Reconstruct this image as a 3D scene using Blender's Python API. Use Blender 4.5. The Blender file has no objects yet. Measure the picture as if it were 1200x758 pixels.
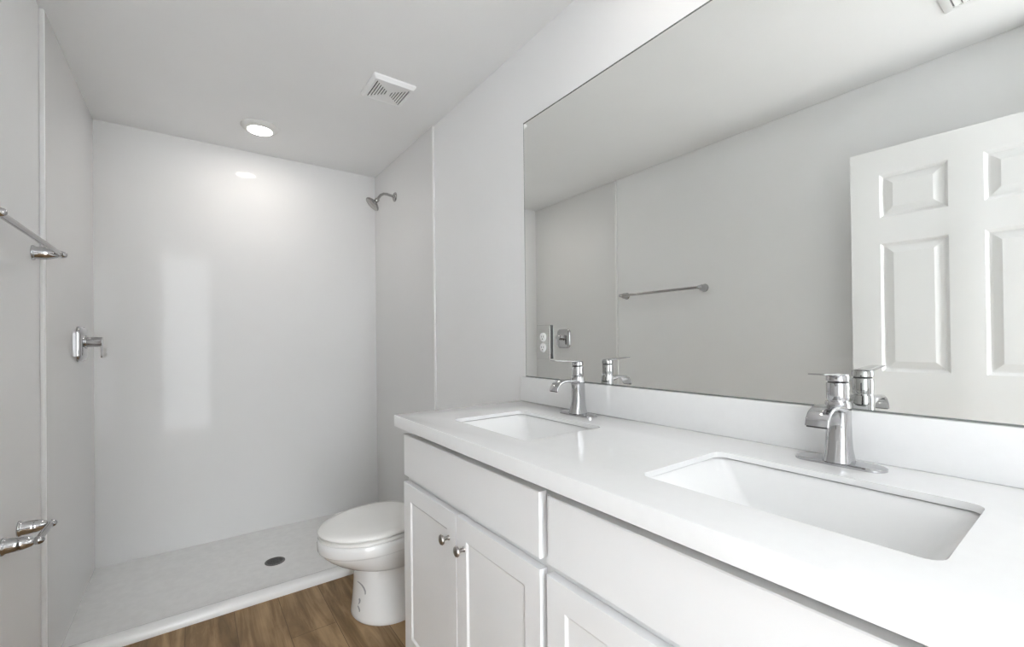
import bpy, bmesh, math, random
from mathutils import Vector, Matrix

C = bpy.context.scene.collection
SC = bpy.context.scene
PI = math.pi

# ------------------------------------------------------------------ camera
CAM_H = 1.2282
YAW, PITCH, ROLL = math.radians(36.0335), math.radians(-0.3635), math.radians(-0.6411)
F_PX, CY_PX = 515.49, 393.77


def camera_axes(yaw, pitch, roll):
    f = Vector((math.sin(yaw), math.cos(yaw), 0))
    r = Vector((math.cos(yaw), -math.sin(yaw), 0))
    u = Vector((0, 0, 1))
    f, u = f * math.cos(pitch) - u * math.sin(pitch), u * math.cos(pitch) + f * math.sin(pitch)
    r, u = r * math.cos(roll) + u * math.sin(roll), u * math.cos(roll) - r * math.sin(roll)
    return r, u, f


cam_data = bpy.data.cameras.new('camera')
cam = bpy.data.objects.new('camera', cam_data)
C.objects.link(cam)
_r, _u, _f = camera_axes(YAW, PITCH, ROLL)
cam.matrix_world = Matrix(((_r.x, _u.x, -_f.x, 0), (_r.y, _u.y, -_f.y, 0), (_r.z, _u.z, -_f.z, CAM_H), (0, 0, 0, 1)))
cam_data.sensor_fit = 'HORIZONTAL'
cam_data.sensor_width = 36.0
cam_data.lens = 36.0 * F_PX / 1200.0
cam_data.shift_y = (CY_PX - 379.0) / 1200.0
cam_data.clip_start = 0.02
SC.camera = cam

# ------------------------------------------------------------------ light and exposure
world = bpy.data.worlds.new('World')
SC.world = world
world.use_nodes = True
bg = world.node_tree.nodes['Background']
bg.inputs['Color'].default_value = (0.93, 0.97, 1.0, 1)
# assumed daylight through an unseen opening, dimmed leftward to spare the near counter
DAY_LEFT, DAY_RIGHT = 2.4, 12.6
_nt = world.node_tree
_tc = _nt.nodes.new('ShaderNodeTexCoord')
_sx = _nt.nodes.new('ShaderNodeSeparateXYZ')
_mr = _nt.nodes.new('ShaderNodeMapRange')
_mr.interpolation_type = 'SMOOTHSTEP'
_mr.inputs['From Min'].default_value = -0.62
_mr.inputs['From Max'].default_value = -0.12
_mr.inputs['To Min'].default_value = DAY_LEFT
_mr.inputs['To Max'].default_value = DAY_RIGHT
_nt.links.new(_tc.outputs['Generated'], _sx.inputs[0])
_nt.links.new(_sx.outputs['X'], _mr.inputs['Value'])
_nt.links.new(_mr.outputs['Result'], bg.inputs['Strength'])

CAN_SHOWER, CAN_VANITY = 72.0, 44.0      # recessed ceiling lamps (lens emission)

SC.view_settings.view_transform = 'Standard'
SC.view_settings.look = 'None'
SC.view_settings.gamma = 1.0
SC.view_settings.use_curve_mapping = False
SC.view_settings.exposure = 0.15
SC.cycles.sample_clamp_indirect = 40.0      # keep the lamps' glints in the glossy shower panel

# ------------------------------------------------------------------ materials


def material(name, color, rough=0.5, metal=0.0, spec=0.5, coat=0.0, emit=None, emit_strength=0.0):
    m = bpy.data.materials.new(name)
    m.use_nodes = True
    b = m.node_tree.nodes['Principled BSDF']
    b.inputs['Base Color'].default_value = (*color, 1)
    b.inputs['Roughness'].default_value = rough
    b.inputs['Metallic'].default_value = metal
    b.inputs['Specular IOR Level'].default_value = spec
    b.inputs['Coat Weight'].default_value = coat
    if emit:
        b.inputs['Emission Color'].default_value = (*emit, 1)
        b.inputs['Emission Strength'].default_value = emit_strength
    return m


def node_tools(m):
    nt = m.node_tree
    return nt, nt.nodes, nt.links, nt.nodes['Principled BSDF']


def mottled(name, c1, c2, scale, rough=0.5, bump=0.0, bump_scale=120.0, **kw):
    """procedural colour variation between two close tones plus a fine bump"""
    m = material(name, c1, rough, **kw)
    nt, N, L, b = node_tools(m)
    tc = N.new('ShaderNodeTexCoord')
    nz = N.new('ShaderNodeTexNoise')
    nz.inputs['Scale'].default_value = scale
    nz.inputs['Detail'].default_value = 5
    L.new(tc.outputs['Object'], nz.inputs['Vector'])
    ramp = N.new('ShaderNodeValToRGB')
    ramp.color_ramp.elements[0].position = 0.3
    ramp.color_ramp.elements[1].position = 0.7
    ramp.color_ramp.elements[0].color = (*c1, 1)
    ramp.color_ramp.elements[1].color = (*c2, 1)
    L.new(nz.outputs['Fac'], ramp.inputs['Fac'])
    L.new(ramp.outputs['Color'], b.inputs['Base Color'])
    if bump:
        n2 = N.new('ShaderNodeTexNoise')
        n2.inputs['Scale'].default_value = bump_scale
        n2.inputs['Detail'].default_value = 3
        L.new(tc.outputs['Object'], n2.inputs['Vector'])
        bp = N.new('ShaderNodeBump')
        bp.inputs['Strength'].default_value = bump
        bp.inputs['Distance'].default_value = 0.002
        L.new(n2.outputs['Fac'], bp.inputs['Height'])
        L.new(bp.outputs['Normal'], b.inputs['Normal'])
    return m


def wood_floor():
    m = material('oak_vinyl_planks', (0.2, 0.13, 0.08), 0.5, spec=0.3)
    nt, N, L, b = node_tools(m)
    tc = N.new('ShaderNodeTexCoord')
    mp = N.new('ShaderNodeMapping')
    mp.inputs['Rotation'].default_value = (0, 0, PI / 2)
    mp.inputs['Location'].default_value = (0.35, 0.03, 0)
    L.new(tc.outputs['Object'], mp.inputs['Vector'])
    br = N.new('ShaderNodeTexBrick')
    br.inputs['Scale'].default_value = 1.0
    br.inputs['Brick Width'].default_value = 1.22
    br.inputs['Row Height'].default_value = 0.178
    br.inputs['Mortar Size'].default_value = 0.0012
    br.inputs['Mortar Smooth'].default_value = 0.1
    br.inputs['Bias'].default_value = 0.0
    br.inputs['Color1'].default_value = (0.0, 0.0, 0.0, 1)
    br.inputs['Color2'].default_value = (1, 1, 1, 1)
    br.offset = 0.37
    L.new(mp.outputs['Vector'], br.inputs['Vector'])
    # grain, stretched along the plank (world Y)
    mg = N.new('ShaderNodeMapping')
    mg.inputs['Scale'].default_value = (19, 1.6, 1)
    L.new(tc.outputs['Object'], mg.inputs['Vector'])
    g = N.new('ShaderNodeTexNoise')
    g.inputs['Scale'].default_value = 1.0
    g.inputs['Detail'].default_value = 8
    g.inputs['Roughness'].default_value = 0.62
    g.inputs['Distortion'].default_value = 1.1
    L.new(mg.outputs['Vector'], g.inputs['Vector'])
    mk = N.new('ShaderNodeMapping')
    mk.inputs['Scale'].default_value = (7.5, 3.0, 1)
    L.new(tc.outputs['Object'], mk.inputs['Vector'])
    kn = N.new('ShaderNodeTexNoise')
    kn.inputs['Scale'].default_value = 1.0
    kn.inputs['Detail'].default_value = 4
    L.new(mk.outputs['Vector'], kn.inputs['Vector'])
    mx = N.new('ShaderNodeMath'); mx.operation = 'MULTIPLY_ADD'
    L.new(kn.outputs['Fac'], mx.inputs[0]); mx.inputs[1].default_value = 0.55
    L.new(g.outputs['Fac'], mx.inputs[2])
    mt = N.new('ShaderNodeMath'); mt.operation = 'MULTIPLY_ADD'
    L.new(br.outputs['Color'], mt.inputs[0]); mt.inputs[1].default_value = 0.12
    L.new(mx.outputs[0], mt.inputs[2])
    ramp = N.new('ShaderNodeValToRGB')
    e = ramp.color_ramp.elements
    e[0].position = 0.45; e[0].color = (0.110, 0.064, 0.028, 1)
    e[1].position = 1.15; e[1].color = (0.44, 0.295, 0.155, 1)
    mid = ramp.color_ramp.elements.new(0.78); mid.color = (0.262, 0.163, 0.078, 1)
    e[len(e) - 1].position = 1.0
    L.new(mt.outputs[0], ramp.inputs['Fac'])
    mix = N.new('ShaderNodeMix'); mix.data_type = 'RGBA'
    L.new(br.outputs['Fac'], mix.inputs['Factor'])
    L.new(ramp.outputs['Color'], mix.inputs['A'])
    mix.inputs['B'].default_value = (0.13, 0.08, 0.042, 1)
    L.new(mix.outputs['Result'], b.inputs['Base Color'])
    bp = N.new('ShaderNodeBump'); bp.inputs['Strength'].default_value = 0.12
    bp.inputs['Distance'].default_value = 0.002
    L.new(g.outputs['Fac'], bp.inputs['Height'])
    L.new(bp.outputs['Normal'], b.inputs['Normal'])
    return m


M = {
    'wall': mottled('matte_white_paint', (0.89, 0.89, 0.89), (0.905, 0.905, 0.905), 3.0, 0.85, 0.06, 260, spec=0.25),
    'ceiling': mottled('ceiling_white', (0.885, 0.882, 0.88), (0.90, 0.897, 0.895), 3.0, 0.9, 0.15, 180, spec=0.2),
    'panel': mottled('glossy_shower_panel', (0.76, 0.755, 0.75), (0.775, 0.77, 0.765), 1.5, 0.05, spec=0.10),
    'side_panel': mottled('glossy_side_panel', (0.76, 0.755, 0.75), (0.775, 0.77, 0.765), 1.5, 0.05, spec=0.5),
    'pan': mottled('textured_pan', (0.80, 0.795, 0.785), (0.86, 0.855, 0.845), 30.0, 0.35, 0.25, 300),
    'curb': mottled('pan_curb', (0.84, 0.835, 0.825), (0.86, 0.855, 0.845), 4.0, 0.25),
    'trim': mottled('trim_white', (0.86, 0.86, 0.855), (0.88, 0.88, 0.875), 4.0, 0.35),
    'cabinet': mottled('painted_cabinet', (0.90, 0.903, 0.91), (0.91, 0.913, 0.92), 5.0, 0.38),
    'recess': material('cabinet_shade_frame', (0.60, 0.60, 0.60), 0.6),
    'quartz': mottled('white_quartz', (0.885, 0.885, 0.884), (0.90, 0.90, 0.899), 45.0, 0.07, spec=0.5),
    'porcelain': mottled('porcelain', (0.90, 0.90, 0.895), (0.91, 0.91, 0.905), 6.0, 0.07, spec=0.5, coat=0.3),
    'bisque': mottled('toilet_lid_plastic', (0.90, 0.89, 0.865), (0.91, 0.90, 0.875), 6.0, 0.18),
    'chrome': mottled('polished_chrome', (0.50, 0.50, 0.51), (0.54, 0.54, 0.55), 8.0, 0.05, metal=1.0),
    'satin': mottled('satin_chrome', (0.36, 0.355, 0.35), (0.40, 0.395, 0.39), 8.0, 0.2, metal=1.0),
    'nickel': mottled('satin_nickel', (0.36, 0.34, 0.32), (0.42, 0.40, 0.38), 8.0, 0.28, metal=1.0),
    'dark_steel': mottled('dark_steel', (0.16, 0.155, 0.15), (0.22, 0.215, 0.21), 40.0, 0.35, metal=1.0),
    'mirror': material('silvered_mirror', (0.93, 0.94, 0.92), 0.0, metal=1.0),
    'mirror_edge': material('mirror_edge', (0.30, 0.32, 0.31), 0.25, metal=0.6),
    'black': mottled('black_slots_and_shade', (0.012, 0.012, 0.012), (0.02, 0.02, 0.02), 20.0, 0.4),  # black for slots and openings, and for shade drawn into gaps
    'white_plastic': mottled('white_plastic', (0.86, 0.86, 0.85), (0.88, 0.88, 0.87), 10.0, 0.3),
    'grille': mottled('grille_plastic', (0.88, 0.875, 0.86), (0.90, 0.895, 0.88), 10.0, 0.45),
    'slot': material('grille_dark_inside', (0.035, 0.035, 0.035), 0.8),
    'register_dark': material('register_inside', (0.30, 0.30, 0.30), 0.8),
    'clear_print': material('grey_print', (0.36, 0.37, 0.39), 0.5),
    'lamp_ring': mottled('lamp_trim', (0.74, 0.735, 0.71), (0.76, 0.755, 0.73), 10.0, 0.5),
    'lens': material('lamp_lens', (0.9, 0.9, 0.88), 0.4, emit=(1.0, 0.95, 0.89), emit_strength=CAN_SHOWER),
    'lens_vanity': material('vanity_lamp_lens', (0.9, 0.9, 0.88), 0.4, emit=(1.0, 0.95, 0.89), emit_strength=CAN_VANITY),
    'floor': wood_floor(),
}

# ------------------------------------------------------------------ helpers


def new_obj(name, bm, mat, parent=None, smooth=35.0, loc=None):
    """link a bmesh as ONE object; geometry given in world space, origin moved to loc"""
    bmesh.ops.recalc_face_normals(bm, faces=bm.faces[:])
    me = bpy.data.meshes.new(name)
    if loc is not None:
        bmesh.ops.translate(bm, verts=bm.verts[:], vec=-Vector(loc))
    bm.to_mesh(me)
    bm.free()
    if smooth:
        me.polygons.foreach_set('use_smooth', [True] * len(me.polygons))
        me.set_sharp_from_angle(angle=math.radians(smooth))
    mats = mat if isinstance(mat, (list, tuple)) else [mat]
    for m in mats:
        me.materials.append(m)
    o = bpy.data.objects.new(name, me)
    C.objects.link(o)
    if loc is not None:
        o.location = loc
    if parent is not None:
        o.parent = parent
        o.matrix_parent_inverse = Matrix.Translation(-parent.location)
    return o


def empty(name, loc, label, cat, group=None):
    o = bpy.data.objects.new(name, None)
    o.empty_display_size = 0.05
    C.objects.link(o)
    o.location = loc
    tag(o, label, cat, group)
    return o


def tag(o, label=None, cat=None, group=None, kind=None):
    if label: o['label'] = label
    if cat: o['category'] = cat
    if group: o['group'] = group
    if kind: o['kind'] = kind
    return o


def structure(name, bm, mat, label=None, smooth=35.0):
    o = new_obj(name, bm, mat, smooth=smooth)
    return tag(o, label, None, None, 'structure')


def copy_tree(root, delta, label, group=None):
    r = root.copy(); C.objects.link(r)
    r.location = root.location + Vector(delta)
    r['label'] = label
    if group: r['group'] = group
    inv = Matrix.Translation(-root.location)
    for ch in root.children:
        c = ch.copy(); C.objects.link(c); c.parent = r
        for g in ch.children:
            d = g.copy(); C.objects.link(d); d.parent = c
    return r


def box(bm, x0, x1, y0, y1, z0, z1, bevel=0.0, seg=2):
    r = bmesh.ops.create_cube(bm, size=1.0)
    vs = r['verts']
    for v in vs:
        v.co = Vector((x0 + (v.co.x + .5) * (x1 - x0), y0 + (v.co.y + .5) * (y1 - y0), z0 + (v.co.z + .5) * (z1 - z0)))
    if bevel:
        es = list({e for v in vs for e in v.link_edges})
        bmesh.ops.bevel(bm, geom=es, offset=bevel, segments=seg, profile=0.5, affect='EDGES')
    return bm


def B(*a, **k):
    return box(bmesh.new(), *a, **k)


def frame(axis):
    a = Vector(axis).normalized()
    t = Vector((0, 0, 1)) if abs(a.z) < 0.9 else Vector((0, 1, 0))
    u = t.cross(a).normalized()
    v = a.cross(u)
    return a, u, v


def lathe(bm, origin, axis, prof, n=32, cap0=True, cap1=True, su=1.0, sv=1.0):
    """prof: list of (distance along axis, radius)"""
    a, u, v = frame(axis)
    o = Vector(origin)
    rings = []
    for d, r in prof:
        if r < 1e-6:
            rings.append([bm.verts.new(o + a * d)])
        else:
            rings.append([bm.verts.new(o + a * d + u * (su * r * math.cos(2 * PI * i / n)) + v * (sv * r * math.sin(2 * PI * i / n))) for i in range(n)])
    skin(bm, rings, cap0, cap1)
    return bm


def skin(bm, rings, cap0=True, cap1=True, closed=True):
    for A, Bq in zip(rings[:-1], rings[1:]):
        if len(A) == 1 and len(Bq) == 1:
            continue
        n = max(len(A), len(Bq))
        for i in range(n if closed else n - 1):
            j = (i + 1) % n
            if len(A) == 1:
                bm.faces.new((A[0], Bq[j], Bq[i]))
            elif len(Bq) == 1:
                bm.faces.new((A[i], A[j], Bq[0]))
            else:
                bm.faces.new((A[i], A[j], Bq[j], Bq[i]))
    if cap0 and len(rings[0]) > 2: bm.faces.new(list(reversed(rings[0])))
    if cap1 and len(rings[-1]) > 2: bm.faces.new(rings[-1])


def loft(bm, loops, cap0=True, cap1=True):
    rings = [[bm.verts.new(Vector(p)) for p in lp] for lp in loops]
    skin(bm, rings, cap0, cap1)
    return bm


def rrect(x0, x1, y0, y1, r, n=6):
    """rounded rectangle, counter-clockwise list of 2D points"""
    pts = []
    for cx, cy, a0 in ((x1 - r, y1 - r, 0), (x0 + r, y1 - r, 90), (x0 + r, y0 + r, 180), (x1 - r, y0 + r, 270)):
        for k in range(n + 1):
            a = math.radians(a0 + 90 * k / n)
            pts.append((cx + r * math.cos(a), cy + r * math.sin(a)))
    return pts


def tube(bm, path, rad, n=16):
    path = [Vector(p) for p in path]
    rings = []
    up = None
    for i, p in enumerate(path):
        t = (path[min(i + 1, len(path) - 1)] - path[max(i - 1, 0)]).normalized()
        if up is None:
            _, u, v = frame(t)
        else:
            u = (up - t * up.dot(t)).normalized(); v = t.cross(u)
        up = u
        r = rad[i] if isinstance(rad, (list, tuple)) else rad
        rings.append([bm.verts.new(p + u * r * math.cos(2 * PI * k / n) + v * r * math.sin(2 * PI * k / n)) for k in range(n)])
    skin(bm, rings)
    return bm


def ribbon(bm, path, w, t):
    """flat strip of width w (along Y) and thickness t following an x-z path at (y)"""
    rings = []
    for i, (x, y, z) in enumerate(path):
        p0 = path[max(i - 1, 0)]; p1 = path[min(i + 1, len(path) - 1)]
        tx, tz = p1[0] - p0[0], p1[2] - p0[2]
        l = math.hypot(tx, tz); nx, nz = -tz / l, tx / l
        ww = w[i] if isinstance(w, (list, tuple)) else w
        tt = t[i] if isinstance(t, (list, tuple)) else t
        ring = []
        for (py, pn) in rrect(-ww / 2, ww / 2, -tt / 2, tt / 2, min(ww, tt) * 0.45, 3):
            ring.append((x + nx * pn, y + py, z + nz * pn))
        rings.append(ring)
    loft(bm, rings)
    return bm


def panelled(bm, origin, U, V, Nrm, w, h, t, cells, rings, bevel=0.0, back=False):
    """slab w x h x t, its front at origin (plane U,V, outward Nrm); each cell (u0,u1,v0,v1) is pressed in
    along rings [(inset, depth), ...]"""
    U, V, Nrm = Vector(U), Vector(V), Vector(Nrm)
    O = Vector(origin)
    us = sorted({0, w, *[c[0] for c in cells], *[c[1] for c in cells]})
    vs = sorted({0, h, *[c[2] for c in cells], *[c[3] for c in cells]})

    def face_side(sgn, off):
        cache = {}

        def V_(u, v, d):
            k = (round(u, 5), round(v, 5), round(d, 5))
            if k not in cache:
                e = bevel if d == 0 else 0
                uu = min(max(u, e), w - e); vv = min(max(v, e), h - e)
                cache[k] = bm.verts.new(O + U * uu + V * vv - Nrm * off - Nrm * (sgn * d))
            return cache[k]
        for i in range(len(us) - 1):
            for j in range(len(vs) - 1):
                u0, u1, v0, v1 = us[i], us[i + 1], vs[j], vs[j + 1]
                cell = next((c for c in cells if c[0] <= u0 + 1e-6 and c[1] >= u1 - 1e-6 and c[2] <= v0 + 1e-6 and c[3] >= v1 - 1e-6), None)
                if cell is None:
                    bm.faces.new((V_(u0, v0, 0), V_(u1, v0, 0), V_(u1, v1, 0), V_(u0, v1, 0)))
        for (u0, u1, v0, v1) in cells:
            def loop(ins, d):
                out = []
                ul = [u for u in us if u0 - 1e-6 <= u <= u1 + 1e-6]
                vl = [v for v in vs if v0 - 1e-6 <= v <= v1 + 1e-6]
                f = lambda u: u0 + ins + (u - u0) * (u1 - u0 - 2 * ins) / (u1 - u0)
                g = lambda v: v0 + ins + (v - v0) * (v1 - v0 - 2 * ins) / (v1 - v0)
                for u in ul: out.append((f(u), g(v0)))
                for v in vl[1:]: out.append((f(u1), g(v)))
                for u in reversed(ul[:-1]): out.append((f(u), g(v1)))
                for v in reversed(vl[1:-1]): out.append((f(u0), g(v)))
                return [V_(a, b_, d) for a, b_ in out]
            prev = loop(0, 0)
            for ins, d in rings:
                cur = loop(ins, d)
                n = len(prev)
                for k in range(n):
                    bm.faces.new((prev[k], prev[(k + 1) % n], cur[(k + 1) % n], cur[k]))
                prev = cur
            bm.faces.new(prev)
        # outline of this side
        out = [(u, 0) for u in us] + [(w, v) for v in vs[1:]] + [(u, h) for u in reversed(us[:-1])] + [(0, v) for v in reversed(vs[1:-1])]
        return [V_(a, b_, 0) for a, b_ in out], out
    fo, pts = face_side(1, 0.0)
    if back:
        bo, _ = face_side(-1, t)
    else:
        bo = [bm.verts.new(O + U * a + V * b_ - Nrm * t) for a, b_ in pts]
        bm.faces.new(list(reversed(bo)))
    if bevel:
        mid = [bm.verts.new(O + U * a + V * b_ - Nrm * bevel) for a, b_ in pts]
        loops = [fo, mid, bo]
    else:
        loops = [fo, bo]
    for A, Bq in zip(loops[:-1], loops[1:]):
        n = len(A)
        for k in range(n):
            bm.faces.new((A[k], A[(k + 1) % n], Bq[(k + 1) % n], Bq[k]))
    return bm


# ------------------------------------------------------------------ the room
XR = 1.1150        # mirror wall
XL = -0.4390       # towel-bar wall
XRP, XLP = 1.1070, -0.4270   # faces of the glossy shower panels
YB = 3.2379        # shower back wall face
YF = -1.40         # assumed unseen opening behind the camera, placed here as the main light source
XO = 0.20          # right edge of that opening
YS0, YS1, XS = -0.200, -0.080, -0.305   # short wall that carries the door's hinges
ZC = 2.440
YP = 2.258         # front edge of the shower side panels

structure('floor', B(XL - 0.1, XR + 0.1, YF, YB + 0.1, -0.1, 0.0), M['floor'], smooth=0)
structure('ceiling', B(XL - 0.1, XR + 0.1, YF, YB + 0.1, ZC, ZC + 0.1), M['ceiling'], smooth=0)
structure('wall_left', B(XL - 0.1, XL, YF, YB + 0.1, 0, ZC), M['wall'], smooth=0)
structure('wall_right', B(XR, XR + 0.1, YF, YB + 0.1, 0, ZC), M['wall'], smooth=0)
structure('wall_back', B(XL, XR, YB + 0.008, YB + 0.1, 0, ZC), M['wall'], smooth=0)
structure('wall_front', B(XL, XS, YS0, YS1, 0, ZC), M['wall'], smooth=0)
structure('wall_added_end', B(XO, XR, YF, YF + 0.1, 0, ZC), M['wall'], smooth=0)  # added unseen wall, narrows the opening that lets the daylight in

# glossy shower panels: back and two sides, their exposed front edges closed by white strips
structure('wall_shower_back', B(XL, XR, YB, YB + 0.008, 0.012, ZC), M['panel'], 'glossy white back panel of the walk-in shower', smooth=0)
structure('wall_shower_left', B(XL, XLP, YP + 0.012, YB, 0.012, ZC), M['side_panel'], 'glossy white left side panel of the shower', smooth=0)
structure('wall_shower_right', B(XRP, XR, YP + 0.012, YB, 0.012, ZC), M['side_panel'], 'glossy white right side panel of the shower', smooth=0)
structure('trim_1', B(XL, XLP + 0.002, YP, YP + 0.014, 0.0, ZC - 0.004, bevel=0.003), M['trim'], 'white edge strip closing the left shower panel')
structure('trim_2', B(XRP - 0.002, XR, YP, YP + 0.014, 0.0, ZC - 0.004, bevel=0.003), M['trim'], 'white edge strip closing the right shower panel')

BB = 0.133


def baseboard(x_wall, sgn, y0, y1):
    prof = [(0, 0), (0.014, 0), (0.014, BB - 0.03), (0.010, BB - 0.018), (0.008, BB - 0.004), (0.004, BB), (0, BB)]
    bm = bmesh.new()
    loft(bm, [[(x_wall + sgn * a, y, z) for a, z in prof] for y in (y0, y1)])
    return bm


structure('baseboard_left', baseboard(XL, 1, YS1, YP - 0.001), M['trim'])
structure('baseboard_right', baseboard(XR, -1, 1.452, YP - 0.001), M['trim'])

# ------------------------------------------------------------------ open six-panel door, seen in the mirror
DW, DH, DT = 0.742, 2.035, 0.035
ang = math.radians(3.2)
dU = Vector((-math.sin(ang), -math.cos(ang), 0))     # from the free edge back to the hinge
dN = Vector((math.cos(ang), -math.sin(ang), 0))      # towards the mirror
free = Vector((-0.238, 0.715, 0.012))
cells = []
for u0, u1 in ((0.101, 0.325), (0.417, 0.641)):
    cells += [(u0, u1, 0.235, 0.880), (u0, u1, 1.052, 1.622), (u0, u1, 1.728, 1.925)]
bm = bmesh.new()
panelled(bm, free, dU, (0, 0, 1), dN, DW, DH, DT, cells, [(0.004, 0.001), (0.015, 0.013), (0.021, 0.013), (0.048, 0.003)], bevel=0.0015, back=True)
door = tag(new_obj('door_1', bm, M['trim'], smooth=20), 'open white six-panel door standing along the left wall', None, None, 'structure')
bm = bmesh.new()
for s in (1, -1):
    o0 = free + dU * 0.06 + Vector((0, 0, 0.855)) - dN * (0 if s > 0 else DT)
    lathe(bm, o0, dN * s, [(0, 0.033), (0.006, 0.032), (0.008, 0.014), (0.026, 0.012), (0.034, 0.024), (0.044, 0.028), (0.054, 0.024), (0.059, 0.012), (0.060, 0)], 24, cap1=False)
new_obj('door_handle', bm, M['nickel'], door)

# ------------------------------------------------------------------ shower pan
pan = empty('shower_pan', ((XLP + XRP) / 2, 2.8, 0), 'low white shower pan with raised front curb and textured floor', 'shower pan')
bm = bmesh.new()
x0, x1 = XLP, XRP
PY0, PY1 = 2.382, 2.438       # curb outer and inner
prof = [(PY0, 0.0), (PY0 - 0.002, 0.018), (PY0 + 0.004, 0.030), (PY0 + 0.014, 0.036), (PY1 - 0.014, 0.042), (PY1 - 0.004, 0.040), (PY1 + 0.006, 0.030), (PY1 + 0.016, 0.021)]
loft(bm, [[(x, y, z) for y, z in prof] + [(x, PY1 + 0.016, 0.0)] for x in (x0, x1)])
new_obj('curb', bm, M['curb'], pan)
bm = bmesh.new()
box(bm, x0, x1, PY1 + 0.016, YB, 0.0, 0.0205)
new_obj('pan_floor', bm, M['pan'], pan)
DC = (0.3620, 2.735)
bm = bmesh.new()
lathe(bm, (DC[0], DC[1], 0.0205), (0, 0, 1), [(0, 0.050), (0.002, 0.050), (0.003, 0.046), (0.0022, 0.044), (0.0022, 0)], 40, cap0=False, cap1=False)
drain = new_obj('drain_cover', bm, M['dark_steel'], pan)
bm = bmesh.new()
for k in range(-3, 4):
    ln = math.sqrt(max(0.038 ** 2 - (k * 0.011) ** 2, 0))
    box(bm, DC[0] - ln, DC[0] + ln, DC[1] + k * 0.011 - 0.0022, DC[1] + k * 0.011 + 0.0022, 0.0227, 0.0232)
new_obj('drain_slots', bm, M['black'], drain, smooth=0)

# ------------------------------------------------------------------ vanity cabinet
XD = 0.5764                     # front of the doors
XFR = XD + 0.021                # face frame
VY0, VY1 = -0.074, 1.432
ZT = 0.9739                     # top of the countertop
ZU = ZT - 0.037
van = empty('vanity_cabinet', (0.85, 0.68, 0), 'white shaker double vanity cabinet below the quartz countertop', 'bathroom cabinet')
bm = bmesh.new()
box(bm, XFR, XFR + 0.02, VY0, VY1, 0.10, 0.905)            # face frame
box(bm, XFR + 0.02, XFR + 0.038, VY0 + 0.016, VY1 - 0.016, 0.86, ZU)   # set-back top stretcher
box(bm, XFR + 0.02, XR - 0.001, VY1 - 0.016, VY1, 0.10, ZU)      # far side
box(bm, XFR + 0.02, XR - 0.001, VY0, VY0 + 0.016, 0.10, ZU)      # near side
box(bm, XFR + 0.02, XR - 0.001, VY0 + 0.016, VY1 - 0.016, 0.10, 0.118)
box(bm, XR - 0.012, XR - 0.001, VY0 + 0.016, VY1 - 0.016, 0.118, ZU)
new_obj('body', bm, M['cabinet'], van, smooth=0)
new_obj('toe_kick', B(XFR + 0.06, XR - 0.001, VY0, VY1, 0, 0.10), M['cabinet'], van, smooth=0)

for y0, y1 in ((0.704, 1.420), (-0.062, 0.679)):
    bm = bmesh.new()
    panelled(bm, (XD, y1, 0.774), (0, -1, 0), (0, 0, 1), (-1, 0, 0), y1 - y0, 0.138, 0.020, [], [], bevel=0.0018)
    new_obj('drawer_front', bm, M['cabinet'], van, smooth=0)

RINGS = [(0.0065, 0.0042)]


def vanity_door(y0, y1, knob_at_low_y):
    bm = bmesh.new()
    w, h = y1 - y0, 0.557
    panelled(bm, (XD, y1, 0.195), (0, -1, 0), (0, 0, 1), (-1, 0, 0), w, h, 0.020, [(0.052, w - 0.052, 0.052, h - 0.054)], RINGS, bevel=0.0006)
    d = new_obj('door', bm, M['cabinet'], van, smooth=0)
    ky = y0 + 0.041 if knob_at_low_y else y1 - 0.041
    bm = bmesh.new()
    lathe(bm, (XD, ky, 0.676), (-1, 0, 0), [(0, 0.0072), (0.002, 0.0068), (0.004, 0.0050), (0.014, 0.0048), (0.017, 0.0075), (0.019, 0.0125), (0.0225, 0.0142), (0.026, 0.0125), (0.0285, 0.0075), (0.0295, 0)], 28, cap1=False)
    new_obj('knob', bm, M['nickel'], d)
    return d


vanity_door(1.0620, 1.4225, True)
vanity_door(0.704, 1.0590, False)
vanity_door(0.3110, 0.6830, True)
vanity_door(-0.062, 0.3080, False)

# ------------------------------------------------------------------ countertop with two cut-outs
CX0, CX1, CY0, CY1 = 0.5544, XR - 0.001, -0.078, 1.449
HOLES = [(0.670, 0.947, 0.864, 1.249), (0.670, 0.947, 0.115, 0.525)]
ZL = ZT - 0.012                 # underside of the slab inside its built-up edge
HR = 0.022
top = empty('countertop', (0.83, 0.68, ZU), 'white quartz countertop with backsplash spanning both sinks', 'countertop')


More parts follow.
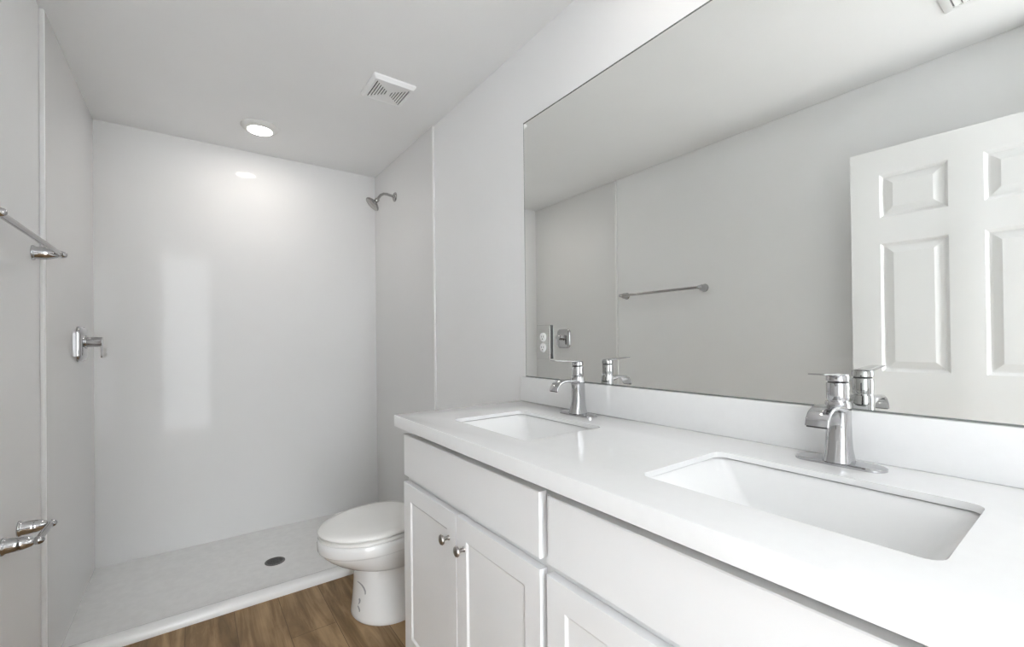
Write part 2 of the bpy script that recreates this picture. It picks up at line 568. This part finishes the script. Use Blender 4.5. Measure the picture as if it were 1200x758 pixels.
def counter_mesh():
    bm = bmesh.new()
    loops = []
    br = 0.003

    def ring(pts, z):
        return [bm.verts.new((x, y, z)) for x, y in pts]
    outer = [(CX1, CY1), (CX0, CY1), (CX0, CY0), (CX1, CY0)]
    # straight edges, front and left eased
    outer_top = [(CX1, CY1 - br), (CX0 + br, CY1 - br), (CX0 + br, CY0), (CX1, CY0)]
    edges = []
    ot = ring(outer_top, ZT)
    hts = [ring(rrect(*h, HR), ZT) for h in HOLES]
    for lp in [ot] + hts:
        for i in range(len(lp)):
            edges.append(bm.edges.new((lp[i], lp[(i + 1) % len(lp)])))
    bmesh.ops.triangle_fill(bm, use_beauty=True, edges=edges)
    # sides
    seq = [ot, ring([(CX1, CY1 - br * .3), (CX0 + br * .3, CY1 - br * .3), (CX0 + br * .3, CY0), (CX1, CY0)], ZT - br * .3),
           ring(outer, ZT - br), ring(outer, ZU)]
    inner = [(CX1, CY1 - 0.018), (CX0 + 0.045, CY1 - 0.018), (CX0 + 0.045, CY0), (CX1, CY0)]
    seq += [ring(inner, ZU), ring(inner, ZL)]
    for A, Bq in zip(seq[:-1], seq[1:]):
        for i in range(4):
            bm.faces.new((A[i], A[(i + 1) % 4], Bq[(i + 1) % 4], Bq[i]))
    ob = seq[-1]
    hbs = []
    for h, ht in zip(HOLES, hts):
        hb = ring(rrect(*h, HR), ZL)
        n = len(ht)
        for i in range(n):
            bm.faces.new((ht[i], ht[(i + 1) % n], hb[(i + 1) % n], hb[i]))
        hbs.append(hb)
    edges = []
    for lp in [ob] + hbs:
        for i in range(len(lp)):
            e = bm.edges.get((lp[i], lp[(i + 1) % len(lp)])) or bm.edges.new((lp[i], lp[(i + 1) % len(lp)]))
            edges.append(e)
    bmesh.ops.triangle_fill(bm, use_beauty=True, edges=edges)
    return bm


new_obj('slab', counter_mesh(), M['quartz'], top, smooth=30)
ZBS = ZT + 0.0987
new_obj('backsplash', B(XR - 0.021, XR - 0.001, CY0, CY1, ZT, ZBS, bevel=0.002), M['quartz'], top)

# ------------------------------------------------------------------ undermount sinks


def make_sink(hole, label):
    hx0, hx1, hy0, hy1 = hole
    s = empty('sink', ((hx0 + hx1) / 2, (hy0 + hy1) / 2, ZL - 0.156), label, 'sink', 'undermount sinks in the vanity countertop')
    levels = [  # z below the slab, inset x, inset y, corner radius
        (-0.0030, -0.022, -0.020, 0.040), (-0.0030, -0.005, -0.005, 0.026), (-0.0070, -0.002, -0.002, 0.026), (-0.040, 0.007, 0.020, 0.028), (-0.092, 0.020, 0.054, 0.032),
        (-0.120, 0.032, 0.080, 0.038), (-0.133, 0.048, 0.100, 0.040), (-0.137, 0.070, 0.125, 0.036)]
    loops = []
    for dz, ix, iy, r in levels:
        loops.append([(x, y, ZL + dz) for x, y in rrect(hx0 + ix, hx1 - ix, hy0 + iy, hy1 - iy, r, 8)])
    cx, cy = (hx0 + hx1) / 2 + 0.02, (hy0 + hy1) / 2
    n = len(loops[-1])
    # run down to the drain hole
    ang = [math.atan2(p[1] - cy, p[0] - cx) for p in loops[-1]]
    loops.append([(cx + 0.026 * math.cos(a), cy + 0.026 * math.sin(a), ZL - 0.142) for a in ang])
    loops.append([(cx + 0.022 * math.cos(a), cy + 0.022 * math.sin(a), ZL - 0.147) for a in ang])
    # outer shell
    loops.append([(cx + 0.034 * math.cos(a), cy + 0.034 * math.sin(a), ZL - 0.156) for a in ang])
    for dz, ix, iy, r in [(-0.149, 0.062, 0.112, 0.036), (-0.134, 0.026, 0.074, 0.040), (-0.040, -0.004, 0.008, 0.030), (-0.016, -0.022, -0.020, 0.040)]:
        loops.append([(x, y, ZL + dz) for x, y in rrect(hx0 + ix, hx1 - ix, hy0 + iy, hy1 - iy, r, 8)])
    bm = bmesh.new()
    rings = [[bm.verts.new(Vector(p)) for p in lp] for lp in loops]
    skin(bm, rings + [rings[0]], False, False)
    new_obj('basin', bm, M['porcelain'], s, smooth=45)
    bm = bmesh.new()
    lathe(bm, (cx, cy, ZL - 0.1415), (0, 0, 1), [(-0.012, 0.020), (0.0, 0.022), (0.001, 0.030), (0.0025, 0.029), (0.003, 0.019), (0.006, 0.018), (0.0075, 0.012), (0.008, 0)], 28, cap1=False)
    new_obj('drain', bm, M['chrome'], s)
    return s


make_sink(HOLES[0], 'white rectangular undermount sink at the far end beside the toilet')
make_sink(HOLES[1], 'white rectangular undermount sink in the near half of the countertop')

# ------------------------------------------------------------------ faucets


def make_faucet(fx, fy, label):
    f = empty('faucet', (fx, fy, ZT), label, 'faucet', 'single-lever chrome faucets on the vanity')
    # oval deck plate
    bm = bmesh.new()
    pl = rrect(fx - 0.027, fx + 0.027, fy - 0.076, fy + 0.076, 0.0268, 10)
    cxp = [(x, y) for x, y in pl]
    lv = [(0.0, 1.0), (0.004, 1.0), (0.0062, 0.965), (0.007, 0.90)]
    loft(bm, [[(fx + (x - fx) * (1 - (1 - s) * 2.2), fy + (y - fy) * s, ZT + 0.0002 + z) for x, y in cxp] for z, s in lv])
    new_obj('deck_plate', bm, M['chrome'], f)
    # column: flared foot, slightly waisted, rounded-square section
    bm = bmesh.new()
    prof = [(0.0068, 0.030, 0.0245, 0.0), (0.013, 0.0285, 0.0235, 0), (0.030, 0.0240, 0.0212, 0.001), (0.055, 0.0215, 0.0200, 0.002), (0.085, 0.0205, 0.0195, 0.002), (0.105, 0.0212, 0.0198, 0.001), (0.120, 0.0215, 0.0200, 0.0), (0.1235, 0.0205, 0.0190, 0.0)]
    loops = []
    for z, hx, hy, dx in prof:
        loops.append([(fx + dx + x, fy + y, ZT + z) for x, y in rrect(-hx, hx, -hy, hy, min(hx, hy) * 0.80, 8)])
    loft(bm, loops)
    new_obj('column', bm, M['chrome'], f)
    # waterfall spout
    bm = bmesh.new()
    pts = []
    key = [(0.010, 0.104), (-0.012, 0.110), (-0.035, 0.1145), (-0.058, 0.1165), (-0.078, 0.1150), (-0.093, 0.1085), (-0.102, 0.0980), (-0.106, 0.0860)]
    for dx, dz in key: pts.append((fx + dx, fy, ZT + dz))
    ribbon(bm, pts, [0.036, 0.0385, 0.039, 0.039, 0.039, 0.039, 0.039, 0.039], [0.022, 0.017, 0.011, 0.0085, 0.008, 0.0075, 0.007, 0.006])
    new_obj('spout', bm, M['chrome'], f)
    bm = bmesh.new()
    ribbon(bm, [(fx - 0.1055, fy, ZT + 0.0874), (fx - 0.1066, fy, ZT + 0.0842)], 0.034, 0.0036)
    new_obj('spout_mouth', bm, M['black'], f)
    # handle: round cap with a thin flat lever
    bm = bmesh.new()
    lathe(bm, (fx, fy, ZT + 0.1235), (0, 0, 1), [(0, 0.0165), (0.003, 0.0165), (0.0032, 0.0186), (0.005, 0.0192), (0.036, 0.0192), (0.037, 0.0186)], 36, cap1=False)
    lathe(bm, (fx, fy, ZT + 0.1605), (0, 0, 1), [(0, 0.0186), (0.0002, 0.0165), (0.0030, 0.0165), (0.0032, 0.0188), (0.0040, 0.0194), (0.0145, 0.0194), (0.0165, 0.0180), (0.017, 0)], 36, cap0=False, cap1=False)
    h = new_obj('handle', bm, M['chrome'], f)
    bm = bmesh.new()
    lathe(bm, (fx, fy, ZT + 0.1604), (0, 0, 1), [(0, 0.0168), (0.0034, 0.0168)], 36, False, False)
    new_obj('gap_shade', bm, M['black'], h)  # black ring stands in for the shade of the gap under the cap
    bm = bmesh.new()
    ribbon(bm, [(fx + 0.008, fy, ZT + 0.1755), (fx - 0.020, fy, ZT + 0.1775), (fx - 0.055, fy, ZT + 0.1800), (fx - 0.090, fy, ZT + 0.1820), (fx - 0.107, fy, ZT + 0.1828)], [0.030, 0.031, 0.029, 0.027, 0.026], [0.006, 0.005, 0.0038, 0.003, 0.0026])
    new_obj('lever', bm, M['chrome'], h)
    return f


make_faucet(1.036, 1.056, 'chrome single-lever faucet behind the far sink, nearer the toilet')
make_faucet(1.036, 0.327, 'chrome single-lever faucet behind the near sink, before the mirrored door')

# ------------------------------------------------------------------ mirror with its outlet
MY0, MY1, MZ0, MZ1 = -0.05, 1.4273, ZBS + 0.0015, ZBS + 1.0409
mir = empty('wall_mirror', (XR, (MY0 + MY1) / 2, MZ0), 'large frameless mirror on the wall above the vanity backsplash', 'mirror')
new_obj('glass', B(XR - 0.0057, XR - 0.0008, MY0, MY1, MZ0, MZ1), M['mirror'], mir, smooth=0)
bm = bmesh.new()
e = 0.0028
box(bm, XR - 0.0070, XR - 0.0006, MY0 - 0.001, MY1 + 0.0012, MZ1 - 0.0015, MZ1 + 0.0015)
box(bm, XR - 0.0070, XR - 0.0006, MY0 - 0.001, MY1 + 0.0012, MZ0 - 0.0012, MZ0 + 0.0022)
box(bm, XR - 0.0062, XR - 0.0006, MY1, MY1 + 0.0012, MZ0 + 0.0022, MZ1 - 0.0015)
new_obj('edge', bm, M['mirror_edge'], mir, smooth=0)

out = empty('wall_outlet', (XR - 0.006, 1.306, 1.214), 'duplex outlet with mirrored cover plate set on the large mirror', 'outlet')
ox = XR - 0.0058
bm = bmesh.new()
box(bm, ox - 0.0075, ox, 1.267, 1.346, 1.150, 1.279)
new_obj('edge_shadow_box', bm, M['black'], out, smooth=0)  # black body added to draw the shadow line at the plate's edge
new_obj('cover_plate', B(ox - 0.0090, ox - 0.0075, 1.2675, 1.3455, 1.1505, 1.2785), M['mirror'], out, smooth=0)
for z in (1.2335, 1.1925):
    bm = bmesh.new()
    lathe(bm, (ox - 0.0090, 1.3085, z), (-1, 0, 0), [(0, 0.0172), (0.0022, 0.0172), (0.003, 0.016), (0.003, 0)], 28, cap1=False)
    r = new_obj('receptacle', bm, M['white_plastic'], out)
    bm = bmesh.new()
    for dy in (-0.0055, 0.0055):
        box(bm, ox - 0.0125, ox - 0.0119, 1.3085 + dy - 0.0008, 1.3085 + dy + 0.0008, z - 0.001, z + 0.006)
    lathe(bm, (ox - 0.0119, 1.3085, z - 0.007), (-1, 0, 0), [(0, 0.0022), (0.0006, 0.0022)], 12)
    new_obj('slots', bm, M['slot'], r, smooth=0)

# ------------------------------------------------------------------ toilet
TX, TY = 1.100, 2.016
toi = empty('toilet', (0.75, TY, 0), 'white elongated toilet with closed lid between shower curb and vanity', 'toilet')


def egg(xf, xb, hw, z, n=56, back=2.6, front=2.0, mid=0.52, cy=TY):
    """oval: front tip at xf, back at xb, half width hw; the back is squarer"""
    xm = xf + (xb - xf) * mid
    pts = []
    for k in range(n):
        a = 2 * PI * k / n
        c, s = math.cos(a), math.sin(a)
        if c < 0:
            p = front; lx = xm - xf
        else:
            p = back; lx = xb - xm
        d = (abs(c) ** p + abs(s) ** p) ** (-1 / p)
        pts.append((xm + lx * c * d, cy + hw * s * d, z))
    return pts


bm = bmesh.new()
lv = [
    (0.000, 0.574, 0.98, 0.164, .40), (0.008, 0.569, 0.98, 0.167, .40), (0.022, 0.571, 0.98, 0.165, .40), (0.060, 0.575, 0.98, 0.161, .41), (0.120, 0.580, 0.97, 0.157, .42),
    (0.190, 0.585, 0.96, 0.154, .43), (0.228, 0.586, 0.96, 0.153, .43), (0.231, 0.578, 0.96, 0.154, .43), (0.236, 0.556, 0.96, 0.159, .45), (0.250, 0.524, 0.95, 0.168, .48), (0.270, 0.491, 0.945, 0.178, .50),
    (0.290, 0.464, 0.94, 0.186, .52), (0.308, 0.446, 0.93, 0.192, .53), (0.320, 0.4375, 0.925, 0.1945, .53), (0.3265, 0.435, 0.92, 0.1955, .53), (0.328, 0.4285, 0.92, 0.2005, .53), (0.333, 0.4260, 0.92, 0.2025, .53), (0.362, 0.4250, 0.92, 0.2030, .53), (0.372, 0.4270, 0.915, 0.2015, .53), (0.377, 0.432, 0.91, 0.197, .53)]
loft(bm, [egg(xf, xb, hw, z, mid=m) for z, xf, xb, hw, m in lv])
new_obj('bowl', bm, M['porcelain'], toi, smooth=60)
bm = bmesh.new()
loft(bm, [egg(0.437, 0.86, 0.193, 0.3775, mid=.56), egg(0.430, 0.862, 0.1985, 0.381, mid=.56), egg(0.430, 0.862, 0.1985, 0.389, mid=.56), egg(0.438, 0.855, 0.193, 0.3925, mid=.56)])
new_obj('seat', bm, M['bisque'], toi, smooth=60)
bm = bmesh.new()
loft(bm, [egg(0.440, 0.880, 0.189, 0.3955, mid=.56), egg(0.430, 0.886, 0.198, 0.399, mid=.56), egg(0.4270, 0.888, 0.2005, 0.404, mid=.56), egg(0.429, 0.886, 0.199, 0.409, mid=.56), egg(0.438, 0.880, 0.192, 0.4145, mid=.56), egg(0.470, 0.850, 0.168, 0.4180, mid=.56), egg(0.56, 0.78, 0.09, 0.4195, mid=.56)])
new_obj('lid', bm, M['bisque'], toi, smooth=60)
for s in (-1, 1):
    bm = bmesh.new()
    lathe(bm, (0.878, TY + s * 0.075 - 0.02, 0.397), (0, 1, 0), [(0, 0.009), (0.001, 0.011), (0.039, 0.011), (0.040, 0.009)], 20)
    new_obj('hinge', bm, M['bisque'], toi)
bm = bmesh.new()


def tank_loop(z, g, r=0.03):
    return [(x, y, z) for x, y in rrect(0.934 - g, TX - 0.008, TY - 0.195 - g, TY + 0.150 + g, r, 6)]


loft(bm, [tank_loop(0.372, -0.012), tank_loop(0.380, -0.006), tank_loop(0.55, -0.002), tank_loop(0.715, 0.0)])
new_obj('tank', bm, M['porcelain'], toi, smooth=40)
bm = bmesh.new()
loft(bm, [tank_loop(0.715, 0.002), tank_loop(0.718, 0.006), tank_loop(0.738, 0.006), tank_loop(0.746, 0.001), tank_loop(0.748, -0.010)])
new_obj('tank_lid', bm, M['porcelain'], toi, smooth=40)
bm = bmesh.new()
lathe(bm, (0.934, TY - 0.14, 0.665), (-1, 0, 0), [(0, 0.013), (0.004, 0.013), (0.006, 0.007), (0.018, 0.007)], 20)
tube(bm, [(0.918, TY - 0.14, 0.665), (0.915, TY - 0.11, 0.663), (0.915, TY - 0.075, 0.658)], [0.006, 0.0065, 0.005], 12)
new_obj('flush_lever', bm, M['chrome'], toi)

toi.rotation_euler.z = math.radians(5.0)        # the bowl stands slightly turned towards the vanity

# grey printed marks on the front of the pedestal
bm = bmesh.new()


def on_ped(t, z):
    # point just off the pedestal's front, t runs around it
    k = min(max((z - 0.06) / 0.06, 0), 1)
    hw = 0.161 - 0.004 * k
    xf, mid = 0.575 + 0.005 * k + max(z - 0.12, 0) * 0.07, 0.41 + 0.01 * k
    xm = xf + mid * (0.98 - 0.01 * k - xf)
    return Vector((xm - (xm - xf + 0.0015) * math.cos(t), TY - (hw + 0.0015) * math.sin(t), z))


def stroke(bm, pts, w):
    rows = []
    for (t, z), k in zip(pts, range(len(pts))):
        ww = w * (0.6 + 0.4 * math.sin(PI * (k + 0.5) / len(pts)))
        rows.append((bm.verts.new(on_ped(t - ww / 0.33, z - ww / 3)), bm.verts.new(on_ped(t + ww / 0.33, z + ww / 3))))
    for A, Bq in zip(rows[:-1], rows[1:]):
        bm.faces.new((A[0], A[1], Bq[1], Bq[0]))


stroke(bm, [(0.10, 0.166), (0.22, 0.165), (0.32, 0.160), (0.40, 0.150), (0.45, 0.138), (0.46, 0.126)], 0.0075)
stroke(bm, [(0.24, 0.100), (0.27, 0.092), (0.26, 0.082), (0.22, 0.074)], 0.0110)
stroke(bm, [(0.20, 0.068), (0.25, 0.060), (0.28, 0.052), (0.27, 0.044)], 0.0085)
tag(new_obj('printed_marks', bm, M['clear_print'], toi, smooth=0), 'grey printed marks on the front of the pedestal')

# ------------------------------------------------------------------ shower head
SY = 2.836
sh = empty('shower_fixture', (XRP, SY, 2.188), 'chrome shower head on bent arm high on the right shower wall', 'shower head')
bm = bmesh.new()
lathe(bm, (XRP, SY, 2.188), (-1, 0, 0), [(0, 0.031), (0.004, 0.031), (0.008, 0.027), (0.011, 0.014), (0.014, 0.0115)], 32)
new_obj('flange', bm, M['satin'], sh)
bm = bmesh.new()
tube(bm, [(XRP - 0.006, SY, 2.188), (1.075, SY, 2.193), (1.050, SY, 2.197), (1.028, SY, 2.195), (1.008, SY, 2.182), (0.994, SY, 2.163), (0.986, SY, 2.148)], 0.0088, 18)
new_obj('arm', bm, M['satin'], sh)
bm = bmesh.new()
ax = Vector((-0.70, 0.10, -0.71)).normalized()
ho = Vector((0.988, SY, 2.150))
lathe(bm, ho, ax, [(-0.008, 0.0), (-0.006, 0.010), (0.002, 0.0145), (0.012, 0.0145), (0.018, 0.012), (0.024, 0.020), (0.033, 0.036), (0.040, 0.047), (0.046, 0.0515), (0.052, 0.0515), (0.055, 0.048)], 40, cap1=False)
hd = new_obj('head', bm, M['satin'], sh)
bm = bmesh.new()
lathe(bm, ho, ax, [(0.0545, 0.0485), (0.0535, 0.043), (0.0535, 0.020), (0.055, 0.016), (0.055, 0)], 40, cap0=False, cap1=False)
new_obj('spray_face', bm, M['nickel'], hd)

# ------------------------------------------------------------------ shower valve
VYc, VZc = 2.855, 1.226
val = empty('shower_valve', (XLP, VYc, VZc), 'chrome single-lever shower valve on the left shower wall', 'shower valve')
bm = bmesh.new()
loops = []
for dx, s, r in ((0.0003, 0.0810, 0.030), (0.006, 0.0820, 0.031), (0.012, 0.0800, 0.032), (0.018, 0.0735, 0.032), (0.022, 0.062, 0.030), (0.024, 0.045, 0.026)):
    loops.append([(XLP + dx, VYc + y, VZc + z) for y, z in rrect(-s, s, -s, s, r, 8)])
loft(bm, loops)
new_obj('escutcheon', bm, M['chrome'], val, smooth=50)
bm = bmesh.new()
lathe(bm, (XLP + 0.022, VYc, VZc + 0.010), (1, 0, 0), [(0, 0.032), (0.006, 0.031), (0.008, 0.0245), (0.050, 0.0225), (0.0575, 0.0225), (0.059, 0.021), (0.0592, 0)], 32, cap1=False)
hv = new_obj('handle', bm, M['chrome'], val)
bm = bmesh.new()
loft(bm, [[(XLP + x, VYc + y, VZc + z) for y, z in rrect(-0.014, 0.014, -0.066, 0.032, 0.012, 6)] for x in (0.0752, 0.0812)])
new_obj('lever', bm, M['chrome'], hv)

# ------------------------------------------------------------------ towel bar and paper holder


def post(bm, y, z, r0, length, r1):
    lathe(bm, (XL, y, z), (1, 0, 0), [(0, r0), (0.003, r0 * 1.02), (0.006, r0 * 0.93), (0.009, r0 * 0.84), (0.036, r0 * 0.80), (0.046, r0 * 0.70), (0.060, r1 * 1.12), (length - 0.014, r1 * 0.82), (length - 0.011, r1), (length - 0.004, r1 * 1.02), (length + 0.003, r1 * 0.85), (length + 0.007, r1 * 0.5), (length + 0.0085, 0)], 32, cap1=False)


TZ = 1.541
tb = empty('towel_bar', (XL, 1.84, TZ), 'chrome towel bar high on the left wall before the shower', 'towel bar')
for y in (1.548, 2.172):
    bm = bmesh.new()
    post(bm, y, TZ, 0.0255, 0.078, 0.0115)
    new_obj('post', bm, M['chrome'], tb, smooth=50)
bm = bmesh.new()
tube(bm, [(XL + 0.069, 1.5515, TZ), (XL + 0.069, 2.1685, TZ)], 0.0080, 20)
new_obj('bar', bm, M['satin'], tb)

PZ = 0.655
ph = empty('paper_holder', (XL, 1.937, PZ), 'empty chrome toilet paper holder low on the left wall', 'paper holder')
for y in (1.863, 2.012):
    bm = bmesh.new()
    post(bm, y, PZ, 0.0245, 0.078, 0.0115)
    new_obj('post', bm, M['chrome'], ph, smooth=50)
bm = bmesh.new()
tube(bm, [(XL + 0.071, 1.867, PZ), (XL + 0.071, 1.879, PZ), (XL + 0.071, 1.881, PZ), (XL + 0.071, 1.996, PZ), (XL + 0.071, 1.998, PZ), (XL + 0.071, 2.008, PZ)], [0.0065, 0.0065, 0.0088, 0.0088, 0.0065, 0.0065], 20)
new_obj('roller', bm, M['satin'], ph)

# ------------------------------------------------------------------ ceiling: lamps, exhaust fan, air register


def can_light(x, y, label, lens, k=1.0):
    c = empty('recessed_light', (x, y, ZC), label, 'ceiling light', 'round recessed ceiling lights')
    bm = bmesh.new()
    lathe(bm, (x, y, ZC), (0, 0, -1), [(0.0, 0.094), (0.003, 0.0945), (0.010, 0.089), (0.018, 0.078), (0.022, 0.066), (0.0225, 0.062 * k), (0.019, 0.0575 * k), (0.0, 0.0575 * k)], 48, cap0=False, cap1=False)
    new_obj('trim_ring', bm, M['lamp_ring'], c)
    bm = bmesh.new()
    lathe(bm, (x, y, ZC - 0.0195), (0, 0, -1), [(0, 0.0575 * k), (0.004, 0.056 * k), (0.007, 0.048 * k), (0.0085, 0.030 * k), (0.009, 0)], 48, cap0=True, cap1=False)
    new_obj('lens', bm, lens, c)
    return c


can_light(0.316, 2.832, 'round recessed light glowing in the ceiling above the shower', M['lens'])
can_light(0.792, 0.680, 'round recessed ceiling light above the vanity, seen only as a glint in the shower wall', M['lens_vanity'], 0.74)

VX0, VX1, VYa, VYb = 0.672, 0.874, 1.955, 2.163
vent = empty('exhaust_fan', ((VX0 + VX1) / 2, (VYa + VYb) / 2, ZC), 'square white exhaust fan grille with bow-tie slots in the ceiling', 'exhaust fan')
zf0 = ZC - 0.021
bm = bmesh.new()
hw_ = (VX1 - VX0) / 2; cxv, cyv = (VX0 + VX1) / 2, (VYa + VYb) / 2
ins = 0.022
# sloping frame
loops = []
for z, g in ((ZC, 0.0), (ZC - 0.008, 0.0), (zf0, -0.010), (zf0, -ins), (zf0 + 0.008, -ins)):
    loops.append([(x, y, z) for x, y in rrect(VX0 - g, VX1 + g, VYa - g, VYb + g, 0.006, 3)])
loft(bm, loops, False, False)
new_obj('frame', bm, M['trim'], vent)
ix0, ix1, iy0, iy1 = VX0 + ins, VX1 - ins, VYa + ins, VYb - ins
new_obj('dark_inside', B(ix0, ix1, iy0, iy1, zf0 + 0.006, zf0 + 0.0075), M['slot'], vent, smooth=0)
# louvre plate: bow-tie of slots left and right, plain triangles between
bm = bmesh.new()
nslot = 6
xm_ = (ix0 + ix1) / 2; half = xm_ - ix0; hy = (iy1 - iy0) / 2; ym_ = (iy0 + iy1) / 2
pitch = half * 0.93 / nslot


def quad(bm, pts, z0, z1):
    A = [bm.verts.new((x, y, z0)) for x, y in pts]
    D = [bm.verts.new((x, y, z1)) for x, y in pts]
    bm.faces.new(A); bm.faces.new(list(reversed(D)))
    for i in range(len(A)):
        bm.faces.new((A[i], A[(i + 1) % len(A)], D[(i + 1) % len(A)], D[i]))


for s in (-1, 1):
    # slats between slots
    for k in range(nslot):
        xa = half - k * pitch - 0.0012          # outer edge of slot region
        xs = xa - pitch * 0.42                  # slot runs xa..xs, slat xs..xe
        xe = half - (k + 1) * pitch - 0.0012
        f = lambda d: hy * (0.10 + 0.86 * max(d, 0) / half)
        quad(bm, [(xm_ + s * xs, ym_ - f(xs)), (xm_ + s * xs, ym_ + f(xs)), (xm_ + s * xe, ym_ + f(xe)), (xm_ + s * xe, ym_ - f(xe))], zf0 + 0.0008, zf0 + 0.004)
        # plain plate beside each slot, top and bottom
        for t in (-1, 1):
            quad(bm, [(xm_ + s * xa, ym_ + t * f(xa)), (xm_ + s * xe, ym_ + t * f(xe)), (xm_ + s * xe, ym_ + t * hy), (xm_ + s * xa, ym_ + t * hy)], zf0 + 0.0008, zf0 + 0.004)
xi = half - nslot * pitch - 0.0012
quad(bm, [(xm_ - xi, iy0), (xm_ + xi, iy0), (xm_ + xi, iy1), (xm_ - xi, iy1)], zf0 + 0.0008, zf0 + 0.004)
new_obj('louvre_plate', bm, M['grille'], vent, smooth=0)

reg = empty('air_register', (0.06, 0.22, ZC), 'white ceiling air register whose corner shows at the top of the mirror', 'air vent')
RX0, RX1, RY0, RY1 = -0.088, 0.210, 0.070, 0.368
bm = bmesh.new()
loops = []
for z, g in ((ZC, 0.0), (ZC - 0.004, 0.0), (ZC - 0.008, -0.008), (ZC - 0.008, -0.026), (ZC - 0.002, -0.026)):
    loops.append([(x, y, z) for x, y in rrect(RX0 - g, RX1 + g, RY0 - g, RY1 + g, 0.004, 3)])
loft(bm, loops, False, False)
new_obj('frame', bm, M['trim'], reg)
new_obj('dark_inside', B(RX0 + 0.026, RX1 - 0.026, RY0 + 0.026, RY1 - 0.026, ZC - 0.0025, ZC - 0.0012), M['register_dark'], reg, smooth=0)
for k in range(11):
    y = RY0 + 0.033 + k * 0.0222
    bm = bmesh.new()
    loft(bm, [[(x, y - 0.007, ZC - 0.003), (x, y + 0.0105, ZC - 0.007), (x, y + 0.0115, ZC - 0.006), (x, y - 0.006, ZC - 0.0026)] for x in (RX0 + 0.026, RX1 - 0.026)])
    new_obj('slat', bm, M['trim'], reg, smooth=0)
